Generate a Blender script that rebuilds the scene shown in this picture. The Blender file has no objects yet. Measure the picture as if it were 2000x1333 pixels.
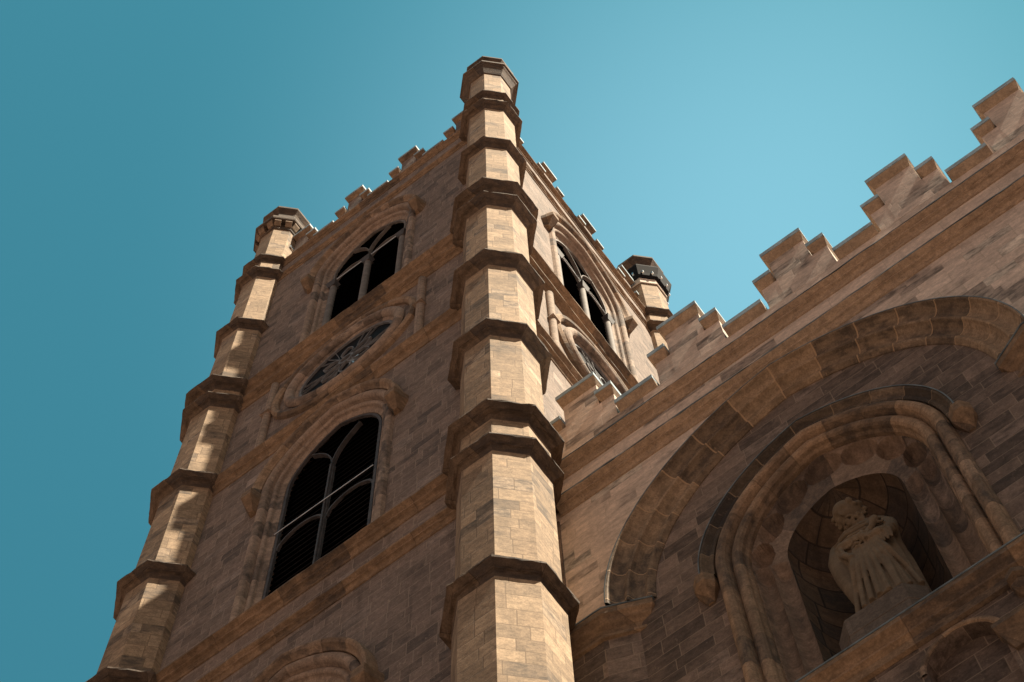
import bpy, math, random
import numpy as np
from mathutils import Matrix, Vector
from mathutils.geometry import tessellate_polygon

random.seed(7)
scn = bpy.context.scene
col = scn.collection
PI = math.pi

# ------------------------------------------------------------------ camera
cam_d = bpy.data.cameras.new("camera")
cam = bpy.data.objects.new("camera", cam_d)
col.objects.link(cam)
CR = ((0.80286011, 0.59589195, -0.01812239), (-0.56991268, 0.75822636, -0.31668962), (-0.17497192, 0.26458565, 0.94835608))
M = Matrix.Identity(4)
for i in range(3):
    M[i][0] = CR[0][i]
    M[i][1] = -CR[1][i]
    M[i][2] = -CR[2][i]
M.translation = (8.80439, -12.738375, 1.6)
cam.matrix_world = M
cam_d.sensor_width = 36.0
cam_d.lens = 72.0
cam_d.clip_start = 0.1
cam_d.clip_end = 4000.0
scn.camera = cam

# ------------------------------------------------------------------ world, sun, exposure
SUN_EL = math.radians(59.0)
SUN_DIR = Vector((math.cos(SUN_EL), -0.0120, math.sin(SUN_EL))).normalized()
world = bpy.data.worlds.new("World")
scn.world = world
world.use_nodes = True
wn = world.node_tree.nodes
wl = world.node_tree.links
bg = wn["Background"]
sky = wn.new("ShaderNodeTexSky")
sky.sky_type = 'NISHITA'
sky.sun_disc = False
sky.sun_elevation = SUN_EL
sky.sun_rotation = math.radians(90.0)
sky.altitude = 50
sky.air_density = 1.0
sky.dust_density = 0.4
sky.ozone_density = 1.0
tint = wn.new("ShaderNodeMix")
tint.data_type = 'RGBA'
tint.blend_type = 'MULTIPLY'
tint.inputs[0].default_value = 1.0
tint.inputs[7].default_value = (0.40, 1.02, 0.86, 1)
wl.new(sky.outputs[0], tint.inputs[6])
# the clear sky pales towards a spot on the right and deepens away from it
tco = wn.new("ShaderNodeTexCoord")
dot = wn.new("ShaderNodeVectorMath"); dot.operation = 'DOT_PRODUCT'
wl.new(tco.outputs["Generated"], dot.inputs[0]); dot.inputs[1].default_value = (-0.0727, 0.3194, 0.9448)
mr = wn.new("ShaderNodeMapRange"); mr.inputs[1].default_value = 0.945; mr.inputs[2].default_value = 1.0
mr.inputs[3].default_value = 0.0; mr.inputs[4].default_value = 1.0
wl.new(dot.outputs["Value"], mr.inputs[0])
pal = wn.new("ShaderNodeMix"); pal.data_type = 'RGBA'
pal.inputs[6].default_value = (0.98, 1.13, 0.98, 1); pal.inputs[7].default_value = (3.7, 2.25, 1.84, 1)
pw = wn.new('ShaderNodeMath'); pw.operation = 'POWER'; pw.inputs[1].default_value = 3.0
wl.new(mr.outputs[0], pw.inputs[0]); wl.new(pw.outputs[0], pal.inputs[0])
tint2 = wn.new("ShaderNodeMix"); tint2.data_type = 'RGBA'; tint2.blend_type = 'MULTIPLY'; tint2.inputs[0].default_value = 1.0
wl.new(tint.outputs[2], tint2.inputs[6]); wl.new(pal.outputs[2], tint2.inputs[7])
# towards the horizon the unseen sky is a flat fill added for shaded walls
sepd = wn.new("ShaderNodeSeparateXYZ"); wl.new(tco.outputs["Generated"], sepd.inputs[0])
hz = wn.new("ShaderNodeMapRange"); hz.interpolation_type = 'SMOOTHSTEP'
hz.inputs[1].default_value = 0.84; hz.inputs[2].default_value = 0.62; hz.inputs[3].default_value = 0.0; hz.inputs[4].default_value = 1.0
wl.new(sepd.outputs[2], hz.inputs[0])
low = wn.new("ShaderNodeMix"); low.data_type = 'RGBA'
wl.new(hz.outputs[0], low.inputs[0]); wl.new(tint2.outputs[2], low.inputs[6]); low.inputs[7].default_value = (0.98, 0.90, 0.92, 1)
wl.new(low.outputs[2], bg.inputs[0])
bg.inputs[1].default_value = 0.05
sun_d = bpy.data.lights.new("sun", 'SUN')
sun_d.energy = 4.4
sun_d.angle = math.radians(0.53)
sun_d.color = (1.0, 0.875, 0.69)
sun = bpy.data.objects.new("sun", sun_d)
sun.rotation_euler = SUN_DIR.to_track_quat('Z', 'Y').to_euler()
sun.location = (60, -2, 120)
col.objects.link(sun)
scn.view_settings.view_transform = 'Standard'
scn.view_settings.look = 'None'
scn.view_settings.exposure = 1.55
scn.view_settings.gamma = 1.0


# ------------------------------------------------------------------ materials
class NT:
    def __init__(self, name):
        self.m = bpy.data.materials.new(name)
        self.m.use_nodes = True
        self.t = self.m.node_tree
        self.b = self.t.nodes["Principled BSDF"]

    def n(self, typ, **kw):
        x = self.t.nodes.new(typ)
        for k, v in kw.items():
            setattr(x, k, v)
        return x

    def link(self, a, b):
        self.t.links.new(a, b)

    def put(self, sock, v):
        if isinstance(v, (int, float)):
            sock.default_value = v
        elif isinstance(v, (tuple, list)):
            sock.default_value = tuple(v) + ((1,) if len(v) == 3 and len(sock.default_value) == 4 else ())
        else:
            self.link(v, sock)

    def math(self, op, a, b=0.0, c=0.0):
        x = self.n("ShaderNodeMath", operation=op)
        self.put(x.inputs[0], a)
        self.put(x.inputs[1], b)
        self.put(x.inputs[2], c)
        return x.outputs[0]

    def comb(self, a, b, c=0.0):
        x = self.n("ShaderNodeCombineXYZ")
        self.put(x.inputs[0], a)
        self.put(x.inputs[1], b)
        self.put(x.inputs[2], c)
        return x.outputs[0]

    def white(self, vec):
        x = self.n("ShaderNodeTexWhiteNoise", noise_dimensions='3D')
        self.link(vec, x.inputs[0])
        s = self.n("ShaderNodeSeparateColor")
        self.link(x.outputs[1], s.inputs[0])
        return s.outputs[0], s.outputs[1], s.outputs[2]

    def noise(self, vec, scale, detail=4.0, rough=0.55):
        x = self.n("ShaderNodeTexNoise")
        if vec is not None:
            self.link(vec, x.inputs["Vector"])
        x.inputs["Scale"].default_value = scale
        x.inputs["Detail"].default_value = detail
        x.inputs["Roughness"].default_value = rough
        return x.outputs[0]

    def mix(self, fac, a, b, mode='MIX'):
        x = self.n("ShaderNodeMix", data_type='RGBA', blend_type=mode)
        self.put(x.inputs[0], fac)
        self.put(x.inputs[6], a)
        self.put(x.inputs[7], b)
        return x.outputs[2]

    def ramp(self, v, lo, hi, a=0.0, b=1.0):
        x = self.n("ShaderNodeMapRange", interpolation_type='SMOOTHSTEP')
        self.put(x.inputs[0], v)
        self.put(x.inputs[1], lo)
        self.put(x.inputs[2], hi)
        self.put(x.inputs[3], a)
        self.put(x.inputs[4], b)
        return x.outputs[0]


def stone(name, ca, cb, L=0.95, h=0.40, dark=(0.05, 0.042, 0.038), dark_frac=0.08, mortar=(0.34, 0.29, 0.25),
          joint=0.014, streak=0.55, stain=0.5, pale=0.06, vary=0.5, bump=0.35, grain=1.0, jmix=0.75, soot=0.8, runoff=0.3, fleck=0.35):
    """Coursed stone: every block has its own tone, streaks run along its bed, some blocks are sooty."""
    def dull(c, f=0.16):
        m = 0.3 * c[0] + 0.55 * c[1] + 0.15 * c[2]
        return tuple((x + (m - x) * f) * g for x, g in zip(c, (0.985, 1.015, 0.95)))
    ca, cb, mortar = dull(ca), dull(cb), dull(mortar)
    k = NT(name)
    uv = k.n("ShaderNodeUVMap", uv_map="UVMap").outputs[0]
    geo = k.n("ShaderNodeTexCoord").outputs["Object"]
    info = k.n("ShaderNodeObjectInfo").outputs["Location"]
    wv = k.n("ShaderNodeVectorMath", operation='ADD')
    k.link(geo, wv.inputs[0]); k.link(info, wv.inputs[1])
    pos = wv.outputs[0]
    nz = k.n("ShaderNodeTexNoise"); k.link(pos, nz.inputs["Vector"]); nz.inputs["Scale"].default_value = 2.2; nz.inputs["Detail"].default_value = 3
    sc = k.n("ShaderNodeVectorMath", operation='MULTIPLY_ADD')
    k.link(nz.outputs[1], sc.inputs[0]); sc.inputs[1].default_value = (0.014, 0.012, 0); k.link(uv, sc.inputs[2])
    sep = k.n("ShaderNodeSeparateXYZ"); k.link(sc.outputs[0], sep.inputs[0])
    u, v = sep.outputs[0], sep.outputs[1]
    # a little irregularity in course height
    vv = k.math('ADD', v, k.math('MULTIPLY', k.math('SINE', k.math('MULTIPLY', v, 2.3)), 0.09))
    rowf = k.math('DIVIDE', vv, h)
    row = k.math('FLOOR', rowf)
    r1, r2, r3 = k.white(k.comb(row, 3.7, 1.3))
    Lr = k.math('MULTIPLY', k.math('MULTIPLY_ADD', r2, 0.7, 0.65), L)
    uf = k.math('DIVIDE', k.math('ADD', u, k.math('MULTIPLY', r1, 9.7)), Lr)
    cl = k.math('FLOOR', uf)
    w1, w2, w3 = k.white(k.comb(cl, row, 5.1))
    fu = k.math('FRACT', uf)
    fv = k.math('FRACT', rowf)
    du = k.math('MULTIPLY', k.math('MINIMUM', fu, k.math('SUBTRACT', 1.0, fu)), Lr)
    dv = k.math('MULTIPLY', k.math('MINIMUM', fv, k.math('SUBTRACT', 1.0, fv)), h)
    d = k.math('MINIMUM', du, dv)
    jt = k.ramp(d, joint * 0.35, joint, 1.0, 0.0)
    # streaks along the bed of each block
    sv = k.comb(k.math('MULTIPLY_ADD', u, 2.4, k.math('MULTIPLY', w2, 40)), k.math('MULTIPLY_ADD', v, 4.6, k.math('MULTIPLY', w3, 30)), w1)
    st = k.noise(sv, 1.3, 5, 0.62)
    fine = k.noise(pos, 9.0, 6, 0.65)
    big = k.noise(pos, 0.33, 5, 0.6)
    base = k.mix(w1, ca, cb)
    val = k.math('MULTIPLY_ADD', w2, vary, 1.0 - vary * 0.5)
    base = k.mix(1.0, base, k.comb(val, val, val), 'MULTIPLY')
    base = k.mix(k.ramp(w3, 1.0 - pale, 1.0 - pale + 0.02), base, tuple(min(1, c * 1.55 + 0.03) for c in ca))
    sf = k.ramp(st, 0.34, 0.66, 1.0 - streak, 1.0 + streak * 0.45)
    base = k.mix(1.0, base, k.comb(sf, sf, sf), 'MULTIPLY')
    ff = k.ramp(fine, 0.25, 0.75, 1.0 - 0.22 * grain, 1.0 + 0.20 * grain)
    base = k.mix(1.0, base, k.comb(ff, ff, ff), 'MULTIPLY')
    # sooty blocks gather in patches
    patch = k.math('MULTIPLY_ADD', big, 1.6, k.math('MULTIPLY', w3, 1.0))
    dk = k.ramp(patch, 1.62 - dark_frac * 3, 1.78 - dark_frac * 3)
    dk = k.math('MULTIPLY', dk, k.ramp(st, 0.3, 0.6, 1.0, 0.55))
    base = k.mix(k.math('MULTIPLY', dk, soot), base, dark)
    # weather stains in large blotches
    big2 = k.noise(pos, 0.9, 6, 0.65)
    so = k.ramp(big2, 0.50, 0.74)
    base = k.mix(k.math('MULTIPLY', so, stain), base, tuple(c * 0.35 for c in ca))
    # dark runoff drawn down the face
    run = k.noise(k.comb(k.math('MULTIPLY', u, 2.6), k.math('MULTIPLY', v, 0.22), 7.0), 1.0, 5, 0.6)
    base = k.mix(k.math('MULTIPLY', k.ramp(run, 0.53, 0.72), runoff), base, tuple(c * 0.28 for c in ca))
    pit = k.noise(pos, 30.0, 3, 0.7)
    pf = k.ramp(pit, 0.30, 0.70, 1.0 - 0.2 * grain, 1.0 + 0.16 * grain)
    base = k.mix(1.0, base, k.comb(pf, pf, pf), 'MULTIPLY')
    # pale scraped marks
    sc2 = k.noise(k.comb(k.math('MULTIPLY', u, 5), k.math('MULTIPLY', v, 2.2), 2.0), 1.7, 4, 0.75)
    base = k.mix(k.math('MULTIPLY', k.ramp(sc2, 0.60, 0.70), fleck), base, mortar)
    base = k.mix(k.math('MULTIPLY', jt, jmix), base, mortar)
    k.link(base, k.b.inputs["Base Color"])
    k.b.inputs["Roughness"].default_value = 0.88
    k.b.inputs["Specular IOR Level"].default_value = 0.25
    hgt = k.math('ADD', k.math('MULTIPLY', jt, -1.3), k.math('ADD', k.math('MULTIPLY', fine, 0.7), k.math('MULTIPLY_ADD', st, 0.2, k.math('MULTIPLY', w1, 0.35))))
    if bump <= 0:
        return k.m
    bp = k.n("ShaderNodeBump"); bp.inputs["Strength"].default_value = bump; bp.inputs["Distance"].default_value = 0.05
    k.link(hgt, bp.inputs["Height"]); k.link(bp.outputs[0], k.b.inputs["Normal"])
    return k.m


def plain(name, c, rough=0.6, metal=0.0, var=0.25, scale=4.0, spec=0.3):
    k = NT(name)
    geo = k.n("ShaderNodeTexCoord").outputs["Object"]
    f = k.ramp(k.noise(geo, scale, 5, 0.6), 0.3, 0.7, 1 - var, 1 + var)
    k.link(k.mix(1.0, tuple(c), k.comb(f, f, f), 'MULTIPLY'), k.b.inputs["Base Color"])
    k.b.inputs["Roughness"].default_value = rough
    k.b.inputs["Metallic"].default_value = metal
    k.b.inputs["Specular IOR Level"].default_value = spec
    return k.m


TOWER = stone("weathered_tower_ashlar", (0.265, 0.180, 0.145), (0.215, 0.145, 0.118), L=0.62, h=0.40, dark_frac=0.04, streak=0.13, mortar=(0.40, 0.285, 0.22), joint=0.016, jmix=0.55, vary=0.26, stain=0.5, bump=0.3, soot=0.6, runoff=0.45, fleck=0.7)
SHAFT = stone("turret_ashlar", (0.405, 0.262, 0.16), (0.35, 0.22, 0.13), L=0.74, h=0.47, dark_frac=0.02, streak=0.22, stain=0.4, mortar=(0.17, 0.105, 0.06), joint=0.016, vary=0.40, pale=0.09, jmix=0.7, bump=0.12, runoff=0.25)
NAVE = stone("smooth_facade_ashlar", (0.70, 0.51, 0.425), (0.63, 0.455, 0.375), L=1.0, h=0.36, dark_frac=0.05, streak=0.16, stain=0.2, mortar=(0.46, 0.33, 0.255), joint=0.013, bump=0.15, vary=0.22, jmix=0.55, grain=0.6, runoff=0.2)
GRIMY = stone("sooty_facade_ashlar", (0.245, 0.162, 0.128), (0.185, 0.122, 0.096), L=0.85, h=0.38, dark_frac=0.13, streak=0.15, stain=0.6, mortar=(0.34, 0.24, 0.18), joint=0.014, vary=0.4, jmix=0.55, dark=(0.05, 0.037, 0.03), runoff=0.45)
OCHRE = stone("brown_moulding_stone", (0.30, 0.18, 0.105), (0.26, 0.155, 0.09), L=1.3, h=50, dark_frac=0.06, streak=0.25, stain=0.6, mortar=(0.13, 0.08, 0.05), joint=0.014, pale=0.02, vary=0.25, runoff=0.35)
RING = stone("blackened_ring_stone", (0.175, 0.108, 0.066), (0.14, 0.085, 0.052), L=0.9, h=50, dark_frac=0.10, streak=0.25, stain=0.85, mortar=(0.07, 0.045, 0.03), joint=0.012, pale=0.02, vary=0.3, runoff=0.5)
BROWN = stone("facade_moulding_stone", (0.43, 0.28, 0.185), (0.40, 0.255, 0.165), L=1.4, h=50, dark_frac=-0.2, streak=0.15, stain=0.35, mortar=(0.46, 0.32, 0.22), joint=0.011, pale=0.0, vary=0.08, jmix=0.5, runoff=0.25)
VOUS = stone("arch_stone", (0.36, 0.22, 0.135), (0.31, 0.19, 0.115), L=0.62, h=50, dark_frac=0.08, streak=0.2, stain=0.6, mortar=(0.14, 0.09, 0.055), joint=0.016, pale=0.04, vary=0.3, jmix=0.6, runoff=0.3)
JAMB = stone("jamb_stone", (0.37, 0.25, 0.185), (0.33, 0.22, 0.165), L=0.6, h=50, dark_frac=0.03, streak=0.2, stain=0.5, mortar=(0.16, 0.11, 0.08), vary=0.25, jmix=0.5, runoff=0.3)
BIGARCH = stone("great_arch_stone", (0.37, 0.24, 0.15), (0.30, 0.19, 0.115), L=0.66, h=50, dark_frac=0.12, streak=0.2, stain=0.9, mortar=(0.52, 0.32, 0.18), joint=0.022, pale=0.02, vary=0.4, jmix=0.75, runoff=0.4)
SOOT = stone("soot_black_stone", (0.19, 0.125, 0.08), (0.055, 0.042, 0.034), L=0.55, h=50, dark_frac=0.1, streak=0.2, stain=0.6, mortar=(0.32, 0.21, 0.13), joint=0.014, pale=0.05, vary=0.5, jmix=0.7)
STATUE = stone("statue_stone", (0.29, 0.20, 0.125), (0.255, 0.172, 0.108), L=30, h=50, dark_frac=0.0, streak=0.1, stain=0.4, pale=0.0, vary=0.1, bump=0.1, runoff=0.35, fleck=0.0, mortar=(0.12, 0.08, 0.05))
PLINTH = stone("pedestal_stone", (0.15, 0.107, 0.085), (0.135, 0.095, 0.076), L=0.8, h=0.42, dark_frac=0.0, streak=0.1, stain=0.3, pale=0.0, vary=0.2, bump=0.1, mortar=(0.09, 0.07, 0.055), jmix=0.4, fleck=0.1)
NICHE = stone("shaded_niche_stone", (0.14, 0.082, 0.048), (0.10, 0.06, 0.037), L=0.75, h=0.62, dark_frac=0.10, streak=0.2, stain=0.8, mortar=(0.03, 0.02, 0.015), joint=0.03, pale=0.0, vary=0.35, jmix=0.9)  # the recess's shade is put into this stone's darker colour
BAND = stone("niche_band_stone", (0.27, 0.17, 0.12), (0.23, 0.145, 0.10), L=0.7, h=50, dark_frac=0.06, streak=0.2, stain=0.6, mortar=(0.11, 0.075, 0.055), vary=0.25, jmix=0.4, runoff=0.4)
LEAD = plain("lead_flashing", (0.15, 0.18, 0.195), rough=0.75, metal=0.0, var=0.35, scale=3, spec=0.15)
LEADCAP = plain('lead_capping', (0.30, 0.375, 0.41), rough=0.7, var=0.3, scale=3, spec=0.2)  # blue sky reflection put into the lead's base colour
DARK = plain("dark_louvre", (0.013, 0.0125, 0.0125), rough=0.9, var=0.3, spec=0.05)
GLASS = plain("dark_leaded_glass", (0.012, 0.012, 0.013), rough=0.7, var=0.4, scale=9, spec=0.08)
SKYPANE = plain("sky_reflection_pane", (0.45, 0.55, 0.60), rough=0.15, var=0.1, spec=0.5)  # pale sky reflection painted as the pane's own colour
TRACE = plain("grey_tracery", (0.075, 0.065, 0.062), rough=0.7, var=0.3)
ROSETRACE = plain('rose_tracery', (0.17, 0.165, 0.165), rough=0.7, var=0.3)
TRACEPALE = plain("pale_tracery_stone", (0.17, 0.145, 0.125), rough=0.8, var=0.25)
METAL = plain("black_metal_band", (0.010, 0.010, 0.011), rough=0.8, metal=0.0, var=0.2, spec=0.1)
RENDERED = plain("pale_render", (0.62, 0.52, 0.42), rough=0.9, var=0.12)
ADDED_ASPHALT = plain("added_asphalt", (0.062, 0.046, 0.040), rough=0.95, var=0.2, scale=1.5)
GROUND = plain("paving_stone", (0.205, 0.15, 0.14), rough=0.9, var=0.2, scale=0.6)
STEEL = plain("galvanised_steel", (0.55, 0.57, 0.58), rough=0.35, metal=0.8, var=0.1)


# ------------------------------------------------------------------ mesh helper
class MB:
    def __init__(s):
        s.v = []; s.f = []; s.uv = []; s.sm = []

    def vert(s, p):
        s.v.append(tuple(p)); return len(s.v) - 1

    def auto_uv(s, pts):
        n = Vector((0, 0, 0))
        for i in range(len(pts)):
            a = Vector(pts[i]); b = Vector(pts[(i + 1) % len(pts)])
            n += a.cross(b)
        if n.length > 0:
            n.normalize()
        if abs(n.z) > 0.75:
            return [(p[0], p[1]) for p in pts]
        t = Vector((-n.y, n.x, 0)).normalized()
        return [(Vector(p).dot(t), p[2]) for p in pts]

    def face(s, pts, uv=None, smooth=False):
        idx = [s.vert(p) for p in pts]
        s.f.append(idx)
        s.uv.append(uv or s.auto_uv(pts))
        s.sm.append(smooth)

    def box(s, x0, x1, y0, y1, z0, z1):
        s.frustum((x0, x1, y0, y1), z0, (x0, x1, y0, y1), z1)

    def frustum(s, a, z0, b, z1, cap=(True, True)):
        A = [(a[0], a[2], z0), (a[1], a[2], z0), (a[1], a[3], z0), (a[0], a[3], z0)]
        B = [(b[0], b[2], z1), (b[1], b[2], z1), (b[1], b[3], z1), (b[0], b[3], z1)]
        for i in range(4):
            j = (i + 1) % 4
            s.face([A[i], A[j], B[j], B[i]])
        if cap[0]: s.face(A[::-1])
        if cap[1]: s.face(B)

    def prism(s, plan, z0, z1, cap=True):
        n = len(plan)
        for i in range(n):
            j = (i + 1) % n
            s.face([(*plan[i], z0), (*plan[j], z0), (*plan[j], z1), (*plan[i], z1)])
        if cap:
            s.face([(*p, z0) for p in plan][::-1]); s.face([(*p, z1) for p in plan])

    def grid(s, rows, us=None, vs=None, closed=False, smooth=False):
        """rows[i][j] points; u along j, v along i."""
        nr, nc = len(rows), len(rows[0])
        base = len(s.v)
        for r in rows:
            for p in r: s.v.append(tuple(p))
        if us is None:
            us = []
            for r in rows:
                a = [0.0]
                for j in range(1, nc): a.append(a[-1] + (Vector(r[j]) - Vector(r[j - 1])).length)
                us.append(a)
        if vs is None:
            vs = [0.0]
            for i in range(1, nr): vs.append(vs[-1] + (Vector(rows[i][0]) - Vector(rows[i - 1][0])).length)
        for i in range(nr - 1):
            for j in range(nc - 1 if not closed else nc):
                k = (j + 1) % nc
                s.f.append([base + i * nc + j, base + i * nc + k, base + (i + 1) * nc + k, base + (i + 1) * nc + j])
                if closed and k == 0:
                    e = us[i][-1] + (Vector(rows[i][0]) - Vector(rows[i][-1])).length
                    e2 = us[i + 1][-1] + (Vector(rows[i + 1][0]) - Vector(rows[i + 1][-1])).length
                    s.uv.append([(us[i][j], vs[i]), (e, vs[i]), (e2, vs[i + 1]), (us[i + 1][j], vs[i + 1])])
                else:
                    s.uv.append([(us[i][j], vs[i]), (us[i][k], vs[i]), (us[i + 1][k], vs[i + 1]), (us[i + 1][j], vs[i + 1])])
                s.sm.append(smooth)

    def tube(s, pts, r, seg=8, closed=False):
        pts = [Vector(p) for p in pts]
        n = len(pts)
        rr = r if isinstance(r, (list, tuple)) else [r] * n
        rows = []
        up = None
        for i in range(n):
            if closed:
                t = pts[(i + 1) % n] - pts[i - 1]
            else:
                t = pts[min(i + 1, n - 1)] - pts[max(i - 1, 0)]
            t.normalize()
            if up is None:
                up = Vector((0, 1, 0)) if abs(t.y) < 0.9 else Vector((0, 0, 1))
            a = t.cross(up).normalized(); b = a.cross(t).normalized(); up = b
            rows.append([pts[i] + a * rr[i] * math.cos(2 * PI * q / seg) + b * rr[i] * math.sin(2 * PI * q / seg) for q in range(seg)])
        if closed: rows.append(rows[0])
        s.grid(rows, closed=True, smooth=True)
        if not closed:
            s.face(rows[0][::-1]); s.face(rows[-1])

    def poly_holes(s, outer, holes, fn, uvfn=None):
        """2-D polygon with holes, mapped through fn to 3-D."""
        loops = [[Vector((p[0], p[1], 0)) for p in outer]] + [[Vector((p[0], p[1], 0)) for p in h] for h in holes]
        flat = [p for l in loops for p in l]
        for t in tessellate_polygon(loops):
            s.face([fn(flat[i].x, flat[i].y) for i in t], [(flat[i].x, flat[i].y) for i in t])

    def build(s, name, mat, parent=None, loc=(0, 0, 0), rz=0.0, merge=False, bevel=0.0):
        me = bpy.data.meshes.new(name)
        me.from_pydata(s.v, [], s.f)
        uvl = me.uv_layers.new(name="UVMap")
        k = 0
        flat = []
        for u in s.uv:
            for a in u: flat += [a[0], a[1]]
        uvl.data.foreach_set("uv", flat)
        me.polygons.foreach_set("use_smooth", s.sm)
        me.materials.append(mat)
        me.update()
        o = bpy.data.objects.new(name, me)
        col.objects.link(o)
        o.location = loc
        o.rotation_euler = (0, 0, rz)
        if parent is not None: o.parent = parent
        if bevel:
            w = o.modifiers.new("weld", 'WELD'); w.merge_threshold = 0.0005
            b = o.modifiers.new("bevel", 'BEVEL'); b.width = bevel; b.segments = 1; b.limit_method = 'ANGLE'; b.angle_limit = 0.6
        return o


def empty(name, loc):
    o = bpy.data.objects.new(name, None); col.objects.link(o); o.location = loc
    o.empty_display_size = 0.5
    return o


def tag(o, label=None, cat=None, group=None, kind=None):
    if label: o["label"] = label
    if cat: o["category"] = cat
    if group: o["group"] = group
    if kind: o["kind"] = kind
    return o


def copy_tree(o, parent, loc=None, rz=None):
    c = o.copy(); col.objects.link(c); c.parent = parent
    if loc is not None: c.location = loc
    if rz is not None: c.rotation_euler = (0, 0, rz)
    for ch in list(o.children): copy_tree(ch, c)
    return c


# two-centred arch -------------------------------------------------
def arch(cx, hw, spring, Rr, zbot, d=0.0, n=14, jn=5):
    """List of (x,z) from the right foot over the apex to the left foot, offset outwards by d."""
    c = Rr - hw
    rad = Rr + d
    tm = math.acos(max(-1, min(1, c / rad)))
    right = []
    if zbot is not None:
        for i in range(jn): right.append((hw + d, zbot + (spring - zbot) * i / jn))
    for i in range(n + 1):
        t = tm * i / n
        right.append((-c + rad * math.cos(t), spring + rad * math.sin(t)))
    left = [(-x, z) for x, z in right[:-1]][::-1]
    return [(cx + x, z) for x, z in right + left]


def arch_sweep(mb, cx, hw, spring, Rr, zbot, prof, fn, smooth=False, n=14):
    """prof: list of (d, depth); fn(x, depth, z) -> point."""
    rows = []
    for d, y in prof:
        rows.append([fn(x, y, z) for x, z in arch(cx, hw, spring, Rr, zbot, d, n)])
    mid = arch(cx, hw, spring, Rr, zbot, 0.3, n)
    a = [0.0]
    for j in range(1, len(mid)): a.append(a[-1] + math.hypot(mid[j][0] - mid[j - 1][0], mid[j][1] - mid[j - 1][1]))
    mb.grid(rows, us=[a] * len(rows), smooth=smooth)


def roll(cd, cn, r, a0, a1, n=6):
    return [(cd + r * math.cos(math.radians(a0 + (a1 - a0) * i / n)), cn + r * math.sin(math.radians(a0 + (a1 - a0) * i / n))) for i in range(n + 1)]


OCT = [(math.cos(PI / 8 + i * PI / 4) / math.cos(PI / 8), math.sin(PI / 8 + i * PI / 4) / math.cos(PI / 8)) for i in range(8)]


def octo(mb, prof, smooth=False, wear=0.0, nsub=1):
    """prof: list of (apothem, z) from bottom to top; wear chips and warps the projecting edges a little."""
    rmin = min(p[0] for p in prof)
    loops = []
    for r, z in prof:
        lp = []
        for i in range(8):
            a = Vector(OCT[i]); b = Vector(OCT[(i + 1) % 8])
            for q in range(nsub):
                p = a.lerp(b, q / nsub)
                w = wear if r > rmin + 0.08 else 0.0
                k = r + (random.uniform(-1.0, 0.35) * w if w else 0.0) - (0.02 * (random.random() < 0.10) if w else 0.0)
                lp.append((p.x * k, p.y * k, z + (random.uniform(-0.5, 0.5) * w if w else 0.0)))
        loops.append(lp)
    n = 8 * nsub
    for i in range(n):
        j = (i + 1) % n
        off = (i // nsub) * 0.83
        vacc = 0.0
        for q in range(len(prof) - 1):
            (r0, z0), (r1, z1) = prof[q], prof[q + 1]
            dv = math.hypot(r1 - r0, z1 - z0)
            v0, v1 = (z0, z1) if abs(z1 - z0) > 1.0 else (vacc, vacc + dv)
            f0 = (i % nsub) / nsub; f1 = f0 + 1.0 / nsub
            s0, s1 = 0.8284 * r0, 0.8284 * r1
            mb.face([loops[q][i], loops[q][j], loops[q + 1][j], loops[q + 1][i]],
                    [(off + s0 * f0, v0), (off + s0 * f1, v0), (off + s1 * f1, v1), (off + s1 * f0, v1)])
            vacc += dv


# ==================================================================== ground
g = MB()
S = 1500.0
g.face([(-S, -S, 0), (S, -S, 0), (S, S, 0), (-S, S, 0)])
tag(g.build("ground", GROUND), "pale stone paving of the square before the church", "ground", kind="structure")

g = MB()
g.face([(-200, -42, 0.004), (200, -42, 0.004), (200, -1.6, 0.004), (-200, -1.6, 0.004)])  # unseen dark sheet, added so the lower walls get less bounce light
tag(g.build("added_road", ADDED_ASPHALT), "unseen dark asphalt street, added to dim the bounce on the lower facade", "added_road", kind="structure")

# ==================================================================== tower
LV = {1: 33.07, 2: 38.85, 3: 40.54, 4: 46.06, 5: 51.73, 6: 57.74, 7: 59.02, 8: 65.17, 9: 71.07, 10: 72.84}
LIP = {1: 1.14, 2: 1.13, 3: 1.20, 4: 1.14, 5: 1.17, 6: 1.155, 7: 1.23, 8: 1.05, 9: 1.05, 10: 0.99}
AP = [0.93, 0.895, 0.91, 0.86, 0.86, 0.85, 0.89, 0.79, 0.775, 0.79, 0.735]   # shaft below ring 1, 1-2, 2-3 ...
TC = (-5.0, 5.0, 0.0)
tower = empty("church_tower", TC)
tag(tower, "tall square stone bell tower with octagonal corner turrets, pointed windows and battlements", "tower")


def ring_profile(z, lip, below, above):
    """Drip moulding: thin lip, undercut slope, small step, hollow, and a weathered top."""
    e = lip - 0.13
    p = [(below - 0.02, z - 0.38)]
    b = below + 0.0
    for i in range(5):
        t = i / 4
        p.append((b + (e - 0.03 - b) * (1 - math.cos(t * PI / 2)), z - 0.38 + 0.17 * math.sin(t * PI / 2)))
    p += [(e - 0.03, z - 0.205), (e, z - 0.20), (e, z - 0.165), (e + 0.025, z - 0.155), (lip - 0.01, z - 0.065), (lip, z - 0.055), (lip, z), (above - 0.02, z + 0.24)]
    return p


def make_turret():
    sh = MB()
    zz = [0.0] + [LV[i] for i in range(1, 11)] + [77.6]
    for i in range(11):
        octo(sh, [(AP[i], zz[i] + (0.0 if i == 0 else 0.05)), (AP[i], zz[i + 1] - 0.05)])
    t = sh.build("corner_turret", SHAFT, tower)
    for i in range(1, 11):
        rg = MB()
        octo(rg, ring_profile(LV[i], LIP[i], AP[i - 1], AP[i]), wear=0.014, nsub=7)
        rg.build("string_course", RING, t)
    return t


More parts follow.
